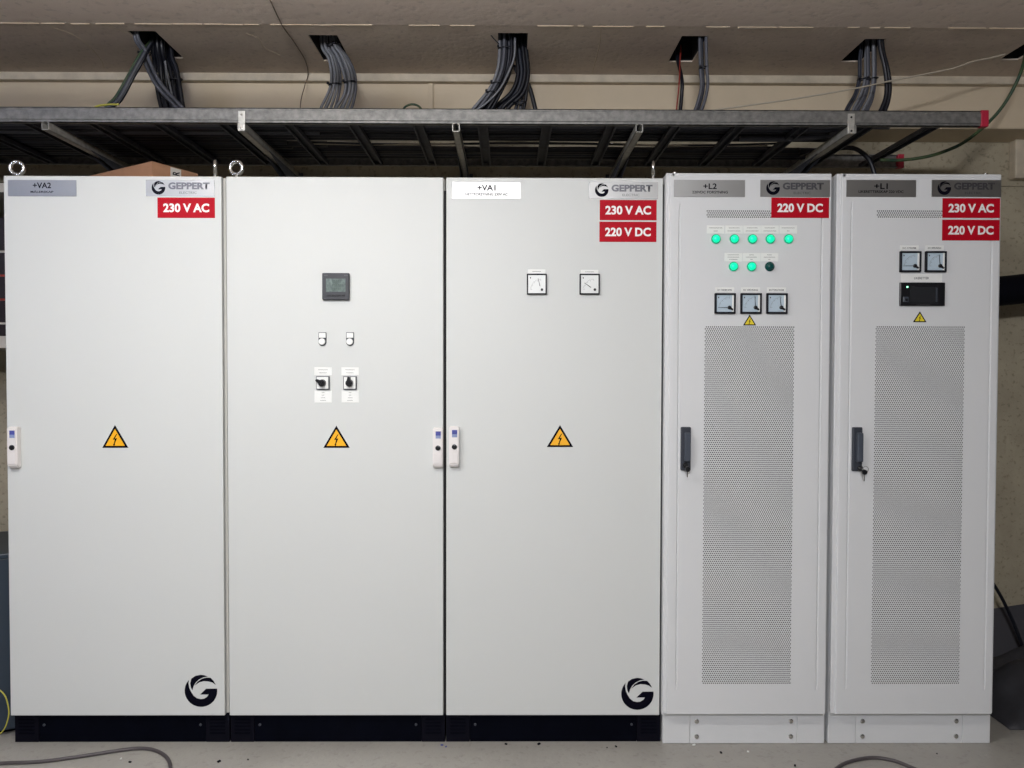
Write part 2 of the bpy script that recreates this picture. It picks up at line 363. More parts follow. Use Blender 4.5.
def meter(R, Y, root, ang, long_hub, cool, th=.012):
    x0, x1, z0, z1 = rect(*R, Y); W_ = x1-x0; b_ = W_*(.085 if cool else .06)
    bm = bmesh.new()
    for q in ((x0, x1, z1-b_, z1), (x0, x1, z0, z0+b_), (x0, x0+b_, z0, z1), (x1-b_, x1, z0, z1)): bx(bm, q[0], q[1], Y-th, Y, q[2], q[3], .0015, 1)
    o = fin(bm, 'panel_meter', 'meter_frame', root)
    f = box('dial', 'dial2' if cool else 'dial', x0+b_*.8, x1-b_*.8, Y-th*.6, Y, z0+b_*.8, z1-b_*.8, 0, o)
    px, pz = x0+W_*.70, z0+W_*(.29 if cool else .26)
    bm = bmesh.new(); rad = W_*.52
    for i in range(13):   # scale marks
        t = math.radians(90+i*7.5+0); r1 = rad; r2 = rad*(.90 if i % 3 else .82)
        c, s = math.cos(t), math.sin(t); n_ = Vector((-s, c))*.0004
        P = [(px+c*r1-n_.x, pz+s*r1-n_.y), (px+c*r1+n_.x, pz+s*r1+n_.y), (px+c*r2+n_.x, pz+s*r2+n_.y), (px+c*r2-n_.x, pz+s*r2-n_.y)]
        prism(bm, P, Y-th*.6-.0003, Y-th*.6)
    bx(bm, x0+W_*.16, x0+W_*.21, Y-th*.6-.0003, Y-th*.6, z1-W_*.24, z1-W_*.17)
    fin(bm, 'scale', 'print_grey', o)
    t = math.radians(ang); c, s = math.cos(t), math.sin(t); nx, nz = -s*.0011, c*.0011
    r1, r2 = (0, .55*W_) if cool else (.16*W_, .56*W_)
    bm = bmesh.new(); prism(bm, [(px+c*r1-nx, pz+s*r1-nz), (px+c*r2-nx*.5, pz+s*r2-nz*.5), (px+c*r2+nx*.5, pz+s*r2+nz*.5), (px+c*r1+nx, pz+s*r1+nz)], Y-th*.6-.002, Y-th*.6-.001)
    fin(bm, 'needle', 'print', o)
    if cool:
        box('glare_strip', 'white_label', x1-b_*2.0, x1-b_*.9, Y-th*.6-.0006, Y-th*.6, z0+b_, z1-b_, 0, o)['label'] = 'painted glare along the side of the dial'  # white strip painted as a reflection on the dial
        bm = bmesh.new(); lathe(bm, px, pz, [(.004, Y-th*.6-.005), (.0068, Y-th*.6-.004), (.0068, Y-th*.6)], 16)
        d = W_*.19; prism(bm, [(px, pz+.005), (px-.004, pz-.003), (px+d*.8, pz-d*.75), (px+d, pz-d*.4)], Y-th*.6-.004, Y-th*.6)
        fin(bm, 'pivot', 'blackp', o)
    else:
        bm = bmesh.new(); lathe(bm, x0+W_*.76, z0+W_*.24, [(.003, Y-th*.6-.004), (.0047, Y-th*.6-.003), (.0047, Y-th*.6)], 16); fin(bm, 'pivot', 'blackp', o)
    return o
def white_handle(R, Y, root):
    th = .028; x0, x1, z0, z1 = rect(*R, Y-th)
    bm = bmesh.new()
    g = [(Y, z0+.004), (Y-.016, z0), (Y-th, z0+.014), (Y-th, z1-.006), (Y-th+.006, z1), (Y, z1)]
    a = [bm.verts.new((x0, y, z)) for y, z in g]; b = [bm.verts.new((x1, y, z)) for y, z in g]
    bm.faces.new(a); bm.faces.new(b[::-1])
    for i in range(len(g)): bm.faces.new((a[i], a[(i+1) % len(g)], b[(i+1) % len(g)], b[i]))
    bmesh.ops.bevel(bm, geom=list(bm.edges), offset=.0035, segments=2, affect='EDGES')
    o = fin(bm, 'door_handle', 'handle', root, False)
    W_ = x1-x0; H = z1-z0; yy = Y-th
    box('sticker', 'blue', x0+W_*.30, x0+W_*.82, yy-.0005, yy+.001, z1-H*.16-.004, z1-H*.085, 0, o)
    box('sticker', 'blue2', x0+W_*.30, x0+W_*.82, yy-.0005, yy+.001, z1-H*.26, z1-H*.18, 0, o)
    bm = bmesh.new(); lathe(bm, x0+W_*.54, z1-H*.49, [(.005, yy-.004), (.0095, yy-.003), (.0095, yy+.002)], 18)
    k = fin(bm, 'lock', 'blackp', o)
    box('lower_flap', 'handle', x0+W_*.2, x0+W_*.85, yy-.0012, yy+.001, z0+H*.14, z0+H*.38, .0008, o)
def eye_bolt(px, py, Y, root, rot, zbase, R=.0235, r=.0075):
    c = at(px, py, Y); bm = bmesh.new()
    P = [c+Vector((R*math.cos(t)*math.cos(rot), R*math.cos(t)*math.sin(rot), R*math.sin(t))) for t in [2*math.pi*i/28 for i in range(28)]]
    tube(bm, P, r, 10, closed=True)
    tube(bm, [(c.x, c.y, zbase), (c.x, c.y, c.z-R)], .007, 12)
    tube(bm, [(c.x, c.y, zbase), (c.x, c.y, zbase+.007)], .014, 16)
    return fin(bm, 'eye_bolt', 'steel', root, True)

ZV = 2.0743
def va_cabinet(name_lbl, bx0, bx1, dx0, dx1):
    root = empty('switchgear_cabinet', (bx0, 0, 0), name_lbl, 'electrical cabinet')
    bm = bmesh.new(); bx(bm, bx0, bx1, .022, .60, .1, ZV, .003)
    fin(bm, 'cabinet_body', 'paint_in', root)
    box('door', 'paint', dx0, dx1, 0, .018, .1, ZV, .0025, root)
    box('door_seal', 'seal', dx0+.012, dx1-.012, .018, .022, .115, ZV-.015, 0, root)
    # plinth: front panel, two corner pieces with slots, sides
    c = .088; px0, px1 = bx0+(.001 if bx0 < .1 else .002), bx1+(.007 if bx1 > 2 else .001); yf = .022
    box('plinth_panel', 'black', px0+c+.001, px1-c-.001, yf+.002, yf+.02, G0, .0985, .001, root)
    for s, (u0, u1) in enumerate(((px0, px0+c), (px1-c, px1))):
        o = box('plinth_corner', 'plinth_corner', u0, u1, yf, .12, G0, .0985, .002, root)
        bm = bmesh.new()
        for i in range(5): bx(bm, u0+.015, u1-.015, yf-.002, yf+.001, .022+i*.013, .027+i*.013)
        fin(bm, 'slot_rib', 'black', o)
    box('plinth_back', 'black', px0+.01, px1-.01, .12, .58, G0, .0985, 0, root)
    for u in (px0+c+.02, px1-c-.02):
        bm = bmesh.new(); lathe(bm, u, .055, [(.003, yf-.002), (.005, yf), (.005, yf+.004)], 12); fin(bm, 'plinth_screw', 'greyp', root)
    return root
Y = 0.0
va2 = va_cabinet('leftmost wide light grey metering cabinet with a lilac-tinted nameplate', .004, .7985, .0045, .7905)
name_plate((8, 76.7, 180, 196.4), '+VA2', 'MÅLERSKAP', Y, va2, 42, (185.4, 191.6), 22.5)
logo_plate((146, 214.8, 180, 196.4), Y, va2)
red_label((157.5, 215, 197.6, 218), '230 V AC', Y, va2)
warning(115, 425, 102.3, 128.5, 447.8, Y, va2)
white_handle((6.6, 16.6, 427, 469), Y, va2)
p = at(201, 690.8, Y); emblem(p.x, p.z, 16.3*MPP, Y, 'print', va2)
vac = va_cabinet('wide light grey cabinet with digital power meter and two rotary switches', .8015, 1.5985, .8075, 1.5945)
warning(336.4, 425.6, 323.3, 349.8, 447.8, Y, vac)
white_handle((432.6, 442.6, 428, 468.6), Y, vac)
va1 = va_cabinet('third wide light grey cabinet, two square gauges high on its door', 1.6015, 2.3955, 1.6055, 2.3935)
box('gap_shade', 'seal', 1.5955, 1.605, .016, .021, .1, ZV-.045, 0, va1)  # black strip standing in for the shade in the gap
box('gap_shade', 'seal', 2.3935, 2.398, .010, .021, .1, ZV-.02, 0, va1)  # same painted shade in the gap beside the narrow cabinet
name_plate((452, 521, 182, 199), '+VA1', 'NETTFORSYNING 230V AC', Y, va1, 486.5, (187.8, 194.3), 42)
logo_plate((589, 658, 182, 199), Y, va1)
red_label((599.7, 656.6, 200, 220.3), '230 V AC', Y, va1)
red_label((599.4, 656.4, 221.8, 242), '220 V DC', Y, va1)
warning(560, 425, 546.8, 573.2, 447, Y, va1)
white_handle((449, 459, 426.5, 468), Y, va1)
p = at(637.4, 693.8, Y); emblem(p.x, p.z, 16.3*MPP, Y, 'print', va1)
small_label((528, 545.5, 269.3, 273.8), Y, va1, n=1, w=.5)
small_label((580.8, 598.3, 269.8, 274.0), Y, va1, n=1, w=.5)
meter((526.8, 546.6, 274, 294.6), Y, va1, 104, False, False)
meter((579.4, 599.4, 274, 294.6), Y, va1, 146, False, False)
# digital power meter
x0, x1, z0, z1 = rect(322.9, 350, 273.4, 300.2, Y)
pm = box('power_meter', 'power_case', x0, x1, -.014, 0, z0, z1, .003, vac)
sx0, sx1, sz0, sz1 = rect(326, 345.5, 278.6, 291.8, -.014)
box('lcd_screen', 'lcd', sx0, sx1, -.0146, -.013, sz0, sz1, 0, pm)
bm = bmesh.new()
for r_ in range(3):
    for c_ in range(5):
        u = sx0+(sx1-sx0)*(.33+c_*.095); v = sz1-(sz1-sz0)*(.12+r_*.29)
        bx(bm, u, u+.0042, -.0150, -.0146, v-.0022, v); bx(bm, u, u+.0012, -.0150, -.0146, v-.011, v)
        bx(bm, u+.003, u+.0042, -.0150, -.0146, v-.011, v); 
        if (r_+c_) % 2: bx(bm, u, u+.0042, -.0150, -.0146, v-.0065, v-.005)
fin(bm, 'lcd_digits', 'lcdseg', pm)
for i in range(4):
    u = at(328.3+i*4.9, 295.6, -.014); box('button', 'blackp', u.x-.006, u.x+.006, -.0162, -.013, u.z-.003, u.z+.003, .001, pm)
for pq in ((324, 327.5), (344, 348)):
    q0, q1, q2, q3 = rect(*pq, 274.7, 276, -.014); box('print', 'print_grey', q0, q1, -.0145, -.0139, q2, q3, 0, pm)
# white push buttons with caption holder
for cx in (322.6, 350.2):
    x0, x1, z0, z1 = rect(cx-3.9, cx+3.9, 332.4, 345.5, Y)
    bm = bmesh.new(); bx(bm, x0, x1, -.004, 0, at(cx, 341.5, Y).z, z1, .0008, 1)
    p = at(cx, 342, Y); lathe(bm, p.x, p.z, [(.0128, -.005), (.0142, -.004), (.0142, 0)], 24)
    o = fin(bm, 'push_button', 'greyp', vac)
    r_ = rect(cx-3.3, cx+3.3, 333, 337.8, Y); f = box('caption', 'white_label', r_[0], r_[1], -.0052, -.003, r_[2], r_[3], 0, o)
    bm = bmesh.new(); lathe(bm, p.x-.0005, p.z+.001, [(.006, -.012), (.0105, -.0115), (.0118, -.010), (.0118, -.004)], 24)
    fin(bm, 'button_cap', 'white_label', o)
# rotary switches
for cx, ang in ((323.2, 150), (350.3, 90)):
    small_label((cx-8.9, cx+8.6, 367.3, 375.3), Y, vac, n=2, w=.55, ws=(1, .8))
    small_label((cx-8.7, cx+8.7, 390.3, 402.6), Y, vac, n=4, w=.32, ws=(.5, .5, .8, 1))
    x0, x1, z0, z1 = rect(cx-6.6, cx+6.6, 376.2, 389.6, Y)
    o = box('rotary_switch', 'greyp', x0, x1, -.009, 0, z0, z1, .0015, vac)
    box('switch_face', 'white_label', x0+.0025, x1-.0035, -.0095, -.008, z0+.0035, z1-.0025, 0, o)
    cxw, czw = (x0+x1)/2-.0005, (z0+z1)/2
    bm = bmesh.new(); lathe(bm, cxw, czw, [(.010, -.026), (.0125, -.024), (.0135, -.0095)], 24)
    t = math.radians(ang); c, s = math.cos(t), math.sin(t); L_ = .0215; wv = .0042
    prism(bm, [(cxw-s*wv*1.9, czw+c*wv*1.9), (cxw+c*L_-s*wv, czw+s*L_+c*wv), (cxw+c*(L_+.002), czw+s*(L_+.002)), (cxw+c*L_+s*wv, czw+s*L_-c*wv), (cxw+s*wv*1.9, czw-c*wv*1.9)], -.030, -.012)
    fin(bm, 'switch_knob', 'blackp', o)
# eye bolts
eye_bolt(17, 168.3, .07, va2, .12, ZV-.001)
eye_bolt(215.2, 167.3, .07, va2, 1.90, ZV-.001)
eye_bolt(236.4, 168.0, .07, vac, -.15, ZV-.001)
eye_bolt(653.2, 168.5, .07, va1, 1.40, ZV-.001)

# ------------------------------------------------------------------ narrow cabinets with perforated doors
YL = -.03; ZL = 2.088
def perforated(name, x0, x1, z0, z1, Y, pitch, rp, rad, parent, stag=True):
    nx = int((x1-x0)/pitch); nz = int(round((z1-z0)/rp)); px = (x1-x0)/(nx+.5); pz = (z1-z0)/nz
    V = []; F = []; oct_ = [(math.cos(math.pi/4*k+math.pi/4), math.sin(math.pi/4*k+math.pi/4)) for k in range(8)]
    sq = [(1, 1), (0, 1), (-1, 1), (-1, 0), (-1, -1), (0, -1), (1, -1), (1, 0)]
    th = .0015
    for j in range(nz):
        off = px*.5 if j % 2 == 0 else 0; cz = z0+(j+.5)*pz
        if off: F.append(tuple(range(len(V), len(V)+4))); V += [(x0, Y, cz-pz/2), (x0+off, Y, cz-pz/2), (x0+off, Y, cz+pz/2), (x0, Y, cz+pz/2)]
        else:
            e = x1-px*.5; F.append(tuple(range(len(V), len(V)+4))); V += [(e, Y, cz-pz/2), (x1, Y, cz-pz/2), (x1, Y, cz+pz/2), (e, Y, cz+pz/2)]
        for i in range(nx):
            cx = x0+off+(i+.5)*px; b = len(V)
            V += [(cx+a*px/2, Y, cz+c*pz/2) for a, c in sq]
            V += [(cx+a*rad, Y, cz+c*rad) for a, c in oct_]
            V += [(cx+a*rad, Y+th, cz+c*rad) for a, c in oct_]
            for k in range(8):
                l = (k+1) % 8
                F.append((b+k, b+l, b+8+l, b+8+k)); F.append((b+8+k, b+8+l, b+16+l, b+16+k))
    me = bpy.data.meshes.new(name); me.from_pydata(V, [], F); me.update()
    return tag(link(name, me, 'paint2', parent), kind='stuff')
X = lambda px, py=450: at(px, py, YL).x
def yz(px, py): return at(px, py, YL).z
def l_cabinet(label, bx0, bx1, dx0, dx1, perf, vent, grooves, plinth):
    root = empty('rectifier_cabinet', (bx0, 0, 0), label, 'electrical cabinet')
    bm = bmesh.new(); bx(bm, bx0, bx1, YL+.024, .58, .1, ZL, .006); dpz = yz(748, 714.6)
    fin(bm, 'cabinet_body', 'paint2', root)
    box('frame_strip', 'paint2', bx0, dx0+.02, YL+.008, YL+.024, dpz, ZL, .003, root)
    box('frame_strip', 'paint2', dx1-.02, bx1, YL+.008, YL+.024, dpz, ZL, .003, root)
    box('frame_strip', 'paint2', bx0+.02, bx1-.02, YL+.008, YL+.024, ZL-.02, ZL, .003, root)
    # door sheet as a grid with openings and pressed grooves
    z0, z1 = yz(748, 714.6), ZL-.012; gw = .0042; G = [(g-gw, g, g+gw) for g in grooves[0]]; gz0, gz1 = grooves[1]
    xs = sorted({dx0+.004, dx1-.004, perf[0], perf[1], vent[0], vent[1], *[v for g in G for v in g]})
    zs = sorted({z0+.003, z1-.003, perf[2], perf[3], vent[2], vent[3], gz0, gz1})
    bm = bmesh.new(); vd = {}
    def V(i, j):
        if (i, j) not in vd:
            x, z = xs[i], zs[j]; y = YL
            if any(abs(x-g[1]) < 1e-7 for g in G) and gz0 < z < gz1: y = YL+.005
            vd[i, j] = bm.verts.new((x, y, z))
        return vd[i, j]
    def inside(x, z, R): return R[0] < x < R[1] and R[2] < z < R[3]
    for i in range(len(xs)-1):
        for j in range(len(zs)-1):
            x = (xs[i]+xs[i+1])/2; z = (zs[j]+zs[j+1])/2
            if inside(x, z, perf) or inside(x, z, vent): continue
            bm.faces.new((V(i, j), V(i+1, j), V(i+1, j+1), V(i, j+1)))
    ed = [e for e in bm.edges if e.is_boundary]
    # rolled rim
    outer = [e for e in ed if all(abs(v.co.x-xs[0]) < 1e-6 for v in e.verts) or all(abs(v.co.x-xs[-1]) < 1e-6 for v in e.verts) or all(abs(v.co.z-zs[0]) < 1e-6 for v in e.verts) or all(abs(v.co.z-zs[-1]) < 1e-6 for v in e.verts)]
    cx, cz = (dx0+dx1)/2, (z0+z1)/2
    for dxy, dy in ((.0028, .001), (.0012, .003), (0, .013)):
        g = bmesh.ops.extrude_edge_only(bm, edges=outer); outer = [e for e in g['geom'] if isinstance(e, bmesh.types.BMEdge) and e.is_boundary]
        sel = {v for e in outer for v in e.verts}
        for v in sel:
            v.co.y += dy
            if v.co.x <= xs[0]+1e-6: v.co.x -= dxy
            elif v.co.x >= xs[-1]-1e-6: v.co.x += dxy
            if v.co.z <= zs[0]+1e-6: v.co.z -= dxy*.8
            elif v.co.z >= zs[-1]-1e-6: v.co.z += dxy*.8
    door = fin(bm, 'door', 'paint2', root)
    box('interior_shade', 'dark', dx0+.02, dx1-.02, YL+.018, YL+.022, .13, ZL-.04, 0, root)  # dark sheet added behind the holes for the shade inside
    perforated('perforated_sheet', *perf, YL, .00731, .00722, .00255, root)
    perforated('perforated_vent', *vent, YL, .00731, .00722, .0026, root)
    # plinth
    p0, p1, s0, s1 = plinth; yf = YL+.036
    box('plinth_panel', 'paint2', s0+.001, s1-.001, yf+.001, yf+.02, G0+.001, .0995, .0012, root)
    for u0, u1 in ((p0, s0), (s1, p1)): box('plinth_corner', 'paint2', u0, u1, yf, yf+.1, G0+.001, .0995, .002, root)
    box('plinth_back', 'paint2', p0+.004, p1-.004, yf+.1, .56, G0, .0995, 0, root)
    for u in (s0+.025, s1-.025):
        for v in (at(700, 736.2, yf).z, at(700, 721, yf).z):
            bm = bmesh.new(); lathe(bm, u, v, [(.0045, yf-.005), (.0085, yf-.0035), (.0085, yf+.001)], 12); fin(bm, 'plinth_screw', 'steel', root)
    return root
X = lambda px, py=450: at(px, py, YL).x
def yz(px, py): return at(px, py, YL).z
l2 = l_cabinet('narrow light grey perforated-door cabinet with eight round indicator lamps', X(664.0, 445)+.003, X(829.6, 445), X(668.2, 445), X(828.6, 445),
    (X(703, 500), X(793, 500), yz(748, 684.2), yz(748, 326)), (X(706.2, 214), X(794, 214), yz(740, 218), yz(740, 210)),
    ([X(678, 445), X(819.5, 445)], (yz(748, 691), yz(748, 203))),
    tuple(at(q, 728, YL+.036).x for q in (662.6, 824.4, 689.8, 797.3)))
l1 = l_cabinet('rightmost narrow light grey perforated-door cabinet with dark display panel', X(834.6, 445), X(998.4, 445), X(838.6, 445), X(996.6, 445),
    (X(873, 500), X(962.5, 500), yz(916, 684.2), yz(916, 326)), (X(876.5, 214), X(962, 214), yz(900, 218), yz(900, 210)),
    ([X(848.8, 445), X(988.5, 445)], (yz(916, 691), yz(916, 200))),
    tuple(at(q, 728, YL+.036).x for q in (828, 990.2, 855.5, 962.6)))
box('lit_side_strip', 'paint_in', X(829.6, 445), X(834.6, 445), .03, .05, .1, ZL-.05, 0, l2)  # grey strip added to imitate the lit cabinet side in the gap
name_plate((673.8, 745, 180, 197), '+L2', '220VDC FORSYNING', YL, l2, 710, (186.2, 192.2), 35.5)
logo_plate((760.2, 830, 180, 197), YL, l2)
red_label((771.2, 829, 197.6, 218), '220 V DC', YL, l2)
name_plate((846.2, 916, 180, 197), '+L1', 'LIKERETTERSKAP 220 VDC', YL, l1, 881, (186.2, 191.7), 45)
logo_plate((931.4, 1001, 180, 197), YL, l1)
red_label((942.3, 1000, 198.2, 218), '230 V AC', YL, l1)
red_label((942, 999.6, 219.8, 240.6), '220 V DC', YL, l1)
def pilot(px, py, on, root):
    p = at(px, py, YL); bm = bmesh.new(); lathe(bm, p.x, p.z, [(.0150, YL-.006), (.0172, YL-.004), (.0172, YL)], 28)
    o = fin(bm, 'pilot_lamp', 'green_rim' if on else 'green_off', root)
    if not on: o['label'] = 'unlit dark green lamp'
    bm = bmesh.new(); lathe(bm, p.x, p.z, [(.004, YL-.0165), (.009, YL-.0155), (.0125, YL-.012), (.0132, YL-.005)], 28)
    fin(bm, 'lens', 'green_on' if on else 'green_off', o, True)
for i, px in enumerate((715.8, 734.2, 752.3, 770.1, 788.4)):
    small_label((px-9.0, px+8.6, 225.4, 233.6), YL, l2, n=2, w=.75, m='print' if i == 0 else 'print_grey', ws=(1, .3) if i == 0 else (.8, 1) if i < 4 else (1, .2))
    pilot(px, 239.1, True, l2)
for i, px in enumerate((733.3, 751.5, 769.5)):
    small_label((px-8.9, px+8.8, 253, 261.4), YL, l2, n=3, w=.65, ws=((1, 1, .7), (.4, 1, .2), (.4, 1, .2))[i])
    pilot(px, 266.6, i < 2, l2)
for (x0, x1, t, a) in ((714.2, 735, 'DC FORBRUKER', 180), (740, 761, 'DC SPENNING', 93), (765.8, 786.8, 'BATTERISTRØM', 97)):
    small_label((x0+1, x1-.8, 287.4, 292.6), YL, l2, t, w=.76)
    meter((x0, x1, 293.4, 313.8), YL, l2, a, True, True)
warning(749.6, 314.6, 743, 756.2, 325.4, YL, l2, True)
for (x0, x1, t, a) in ((899, 920, 'DC STRØM', 180), (924.3, 945.2, 'DC SPENNING', 96)):
    small_label((x0+1, x1-1.4, 245.4, 250.7), YL, l1, t, w=.72)
    meter((x0, x1, 251.5, 272.3), YL, l1, a, True, True)
small_label((901, 942, 274, 282.3), YL, l1, 'LIKERETTER', w=.36, hpx=2.2)
x0, x1, z0, z1 = rect(899, 943.6, 282.8, 306, YL)
dp = box('display_panel', 'blackp', x0, x1, YL-.010, YL, z0, z1, .0015, l1)
r_ = rect(910, 938, 286.8, 303.3, YL-.01); box('screen', 'screen', r_[0], r_[1], YL-.0105, YL-.009, r_[2], r_[3], 0, dp)
r_ = rect(935.6, 937.4, 287.6, 302, YL-.01); box('screen_rim', 'greyp', r_[0], r_[1], YL-.0115, YL-.009, r_[2], r_[3], 0, dp)
r_ = rect(903, 908.3, 296.8, 302, YL-.01); k = box('button', 'grey_grip', r_[0], r_[1], YL-.013, YL-.009, r_[2], r_[3], .001, dp)
r_ = rect(904.6, 907.3, 298.6, 301.4, YL-.01); box('button', 'blackp', r_[0], r_[1], YL-.0145, YL-.012, r_[2], r_[3], .0005, dp)
p = at(907.4, 287, YL-.01); bm = bmesh.new(); lathe(bm, p.x, p.z, [(.002, YL-.0115), (.0032, YL-.0105), (.0032, YL-.009)], 10); fin(bm, 'indicator_light', 'led', dp)
r_ = rect(916, 931, 304.2, 305.0, YL-.01); strokes(r_[0], r_[1], (r_[2]+r_[3])/2, 1, YL-.0101, 'print_grey', dp)
warning(919.8, 311.4, 912.8, 926.4, 322.2, YL, l1, True)
def swing_handle(R, root, kx, ky, hang):
    x0, x1, z0, z1 = rect(*R, YL); W_ = x1-x0; H = z1-z0
    o = box('door_handle', 'greyp', x0, x1, YL-.012, YL, z0, z1, .004, root)
    box('grip', 'grey_grip', x0+W_*.30, x1-W_*.12, YL-.030, YL-.010, z0+H*.22, z1-H*.12, .004, o)
    p = at(kx, ky, YL-.012); bm = bmesh.new(); lathe(bm, p.x, p.z+.012, [(.008, YL-.020), (.010, YL-.018), (.010, YL-.010)], 18); fin(bm, 'lock', 'blackp', o)
    bm = bmesh.new(); lathe(bm, p.x+.002, p.z+.002, [(.009, YL-.048), (.0095, YL-.046), (.0095, YL-.041)], 16); fin(bm, 'key', 'blackp', o)
    bm = bmesh.new(); bx(bm, p.x-.0015, p.x+.0022, YL-.046, YL-.043, p.z-hang, p.z-.004); tube(bm, [(p.x, YL-.018, p.z+.012), (p.x, YL-.046, p.z+.010)], .0025, 8)
    if hang > .028:
        tube(bm, [Vector((p.x+.008+.010*math.cos(t), YL-.040, p.z+.012+.010*math.sin(t))) for t in [2*math.pi*i/16 for i in range(16)]], .0012, 6, closed=True)
    fin(bm, 'key_blade', 'steel', o)
swing_handle((680.2, 690.3, 426.8, 470.2), l2, 685.2, 468.5, .026)
swing_handle((851.1, 861.2, 427, 471), l1, 859.8, 471.5, .030)
for px, root in ((674.6, l2), (985.5, l1)):
    p = at(px, 172.2, .0); bm = bmesh.new(); bmesh.ops.create_uvsphere(bm, u_segments=14, v_segments=8, radius=.0075, matrix=Matrix.Translation((p.x, .0, ZL+.005)))
    tube(bm, [(p.x, 0, ZL), (p.x, 0, ZL+.005)], .005, 10)
    fin(bm, 'roof_bolt', 'steel', root, True)
bm = bmesh.new(); p = at(976, 171, .05); tube(bm, [(p.x-.015, .05, ZL+.012), (p.x, .05, ZL+.008), (p.x+.012, .05, ZL)], .003, 8)
fin(bm, 'roof_hook', 'steel', l1, True)

# ------------------------------------------------------------------ cable ladder
YT0, YT1 = .12, .74
zr0, zr1 = at(600, 124.8, YT0).z, at(600, 109.3, YT0).z
xe = at(988, 119, YT0).x; xs_ = XL+.05
lad = empty('cable_ladder', (1.8, YT0, zr0), 'galvanised steel cable ladder running above all the cabinets', 'cable tray')
def rail(y, s, x1):
    bm = bmesh.new(); t = .003
    prof = [(0, 0), (0, .012), (.004, .018), (.004, .044), (0, .050), (0, .0), ]
    h = zr1-zr0
    bx(bm, xs_, x1, min(y, y+s*.003), max(y, y+s*.003), zr0, zr1)
    bx(bm, xs_, x1, min(y, y-s*.004), max(y, y-s*.004), zr0+h*.18, zr0+h*.84, .0015, 1)
    for z in (zr0, zr1-.003): bx(bm, xs_, x1, min(y, y+s*.018), max(y, y+s*.018), z, z+.003)
    return fin(bm, 'side_rail', 'galv', lad)
rail(YT0, 1, xe-.012); rail(YT1, -1, at(902, 165, YT1).x-.012)
for y, s, x_ in ((YT0, 1, xe), (YT1, -1, at(902, 165, YT1).x)):
    box('end_cap', 'redcap', x_-.029, x_, min(y-s*.006, y+s*.02), max(y-s*.006, y+s*.02), zr0-.002, zr1+.002, .002, lad)
bm = bmesh.new(); hw = .020
bx(bm, -hw, hw, YT0+.003, YT1-.003, .012, .015)
for s in (-1, 1):
    bx(bm, s*hw-(.003 if s > 0 else 0), s*hw+(0 if s > 0 else .003), YT0+.003, YT1-.003, -.002, .015)
    bx(bm, min(s*hw, s*(hw-.007)), max(s*hw, s*(hw-.007)), YT0+.003, YT1-.003, -.002, 0)
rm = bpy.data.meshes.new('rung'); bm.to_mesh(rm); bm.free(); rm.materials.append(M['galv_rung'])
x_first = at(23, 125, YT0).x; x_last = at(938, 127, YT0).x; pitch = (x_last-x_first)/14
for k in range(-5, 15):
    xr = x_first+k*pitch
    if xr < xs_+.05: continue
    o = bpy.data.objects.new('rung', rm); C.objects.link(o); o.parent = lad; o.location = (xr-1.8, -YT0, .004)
RZ = zr0+.004+.016   # cables rest on this level

# cantilever arms under the ladder
for i, (px, clip, lb) in enumerate(((45.5, False, 'under the left end of the ladder, above the cardboard box side'), (241.5, True, 'with a front clip above the second eye bolt pair'), (456, False, 'above the joint of the second and third wide cabinets'), (639.3, False, 'above the right side of the third wide cabinet'), (852.5, True, 'with a front clip above the rightmost narrow cabinet'))):
    xa = at(px, 128, YT0-.01).x; wv = .0135
    root = empty('support_arm', (xa, YW-.006, zr0-.03), 'steel support arm '+lb, 'bracket', None)
    bm = bmesh.new(); z1 = zr0-.001; z0 = z1-.030; y0 = YT0-.012
    bx(bm, xa-wv, xa+wv, y0, YW-.006, z0, z0+.002); bx(bm, xa-wv, xa-wv+.002, y0, YW-.006, z0, z1); bx(bm, xa+wv-.002, xa+wv, y0, YW-.006, z0, z1)
    bx(bm, xa-wv, xa-wv+.008, y0, YW-.006, z1-.002, z1); bx(bm, xa+wv-.008, xa+wv, y0, YW-.006, z1-.002, z1)
    fin(bm, 'arm_channel', 'zinc', root)
    bm = bmesh.new()
    for s in (-1, 1):
        xx = xa+s*(wv+.0015); v = [(.40, z0+.004), (YW-.007, z0+.004), (YW-.007, z0-.07), (.62, z0-.035)]
        a = [bm.verts.new((xx-.0012, y, z)) for y, z in v]; b = [bm.verts.new((xx+.0012, y, z)) for y, z in v]
        bm.faces.new(a); bm.faces.new(b[::-1])
        for q in range(4): bm.faces.new((a[q], a[(q+1) % 4], b[(q+1) % 4], b[q]))
    bx(bm, xa-.03, xa+.03, YW-.012, YW-.006, z0-.09, z1+.0)
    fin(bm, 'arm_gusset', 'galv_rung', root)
    if clip:
        xc = xa+(.0 if i == 1 else -.004)
        bm = bmesh.new(); bx(bm, xc-.013, xc+.013, YT0-.008, YT0-.0055, zr0-.032, zr0+.044, .001)
        o = fin(bm, 'rail_clip', 'zinc', root)
        bm = bmesh.new(); lathe(bm, xc, zr0+.03, [(.003, YT0-.0095), (.0042, YT0-.009), (.0042, YT0-.007)], 10); lathe(bm, xc, zr0-.022, [(.003, YT0-.0125), (.0042, YT0-.012), (.0042, YT0-.008)], 10)
        fin(bm, 'bolt', 'steel' if i == 1 else 'blackp', o)

# ------------------------------------------------------------------ cables
def cable(P, r, m, label, cat='cable', group=None, name='cable', n=8, k=6):
    bm = bmesh.new(); tube(bm, P, r, n, k); o = fin(bm, name, m, None, True); return tag(o, label, cat, group)
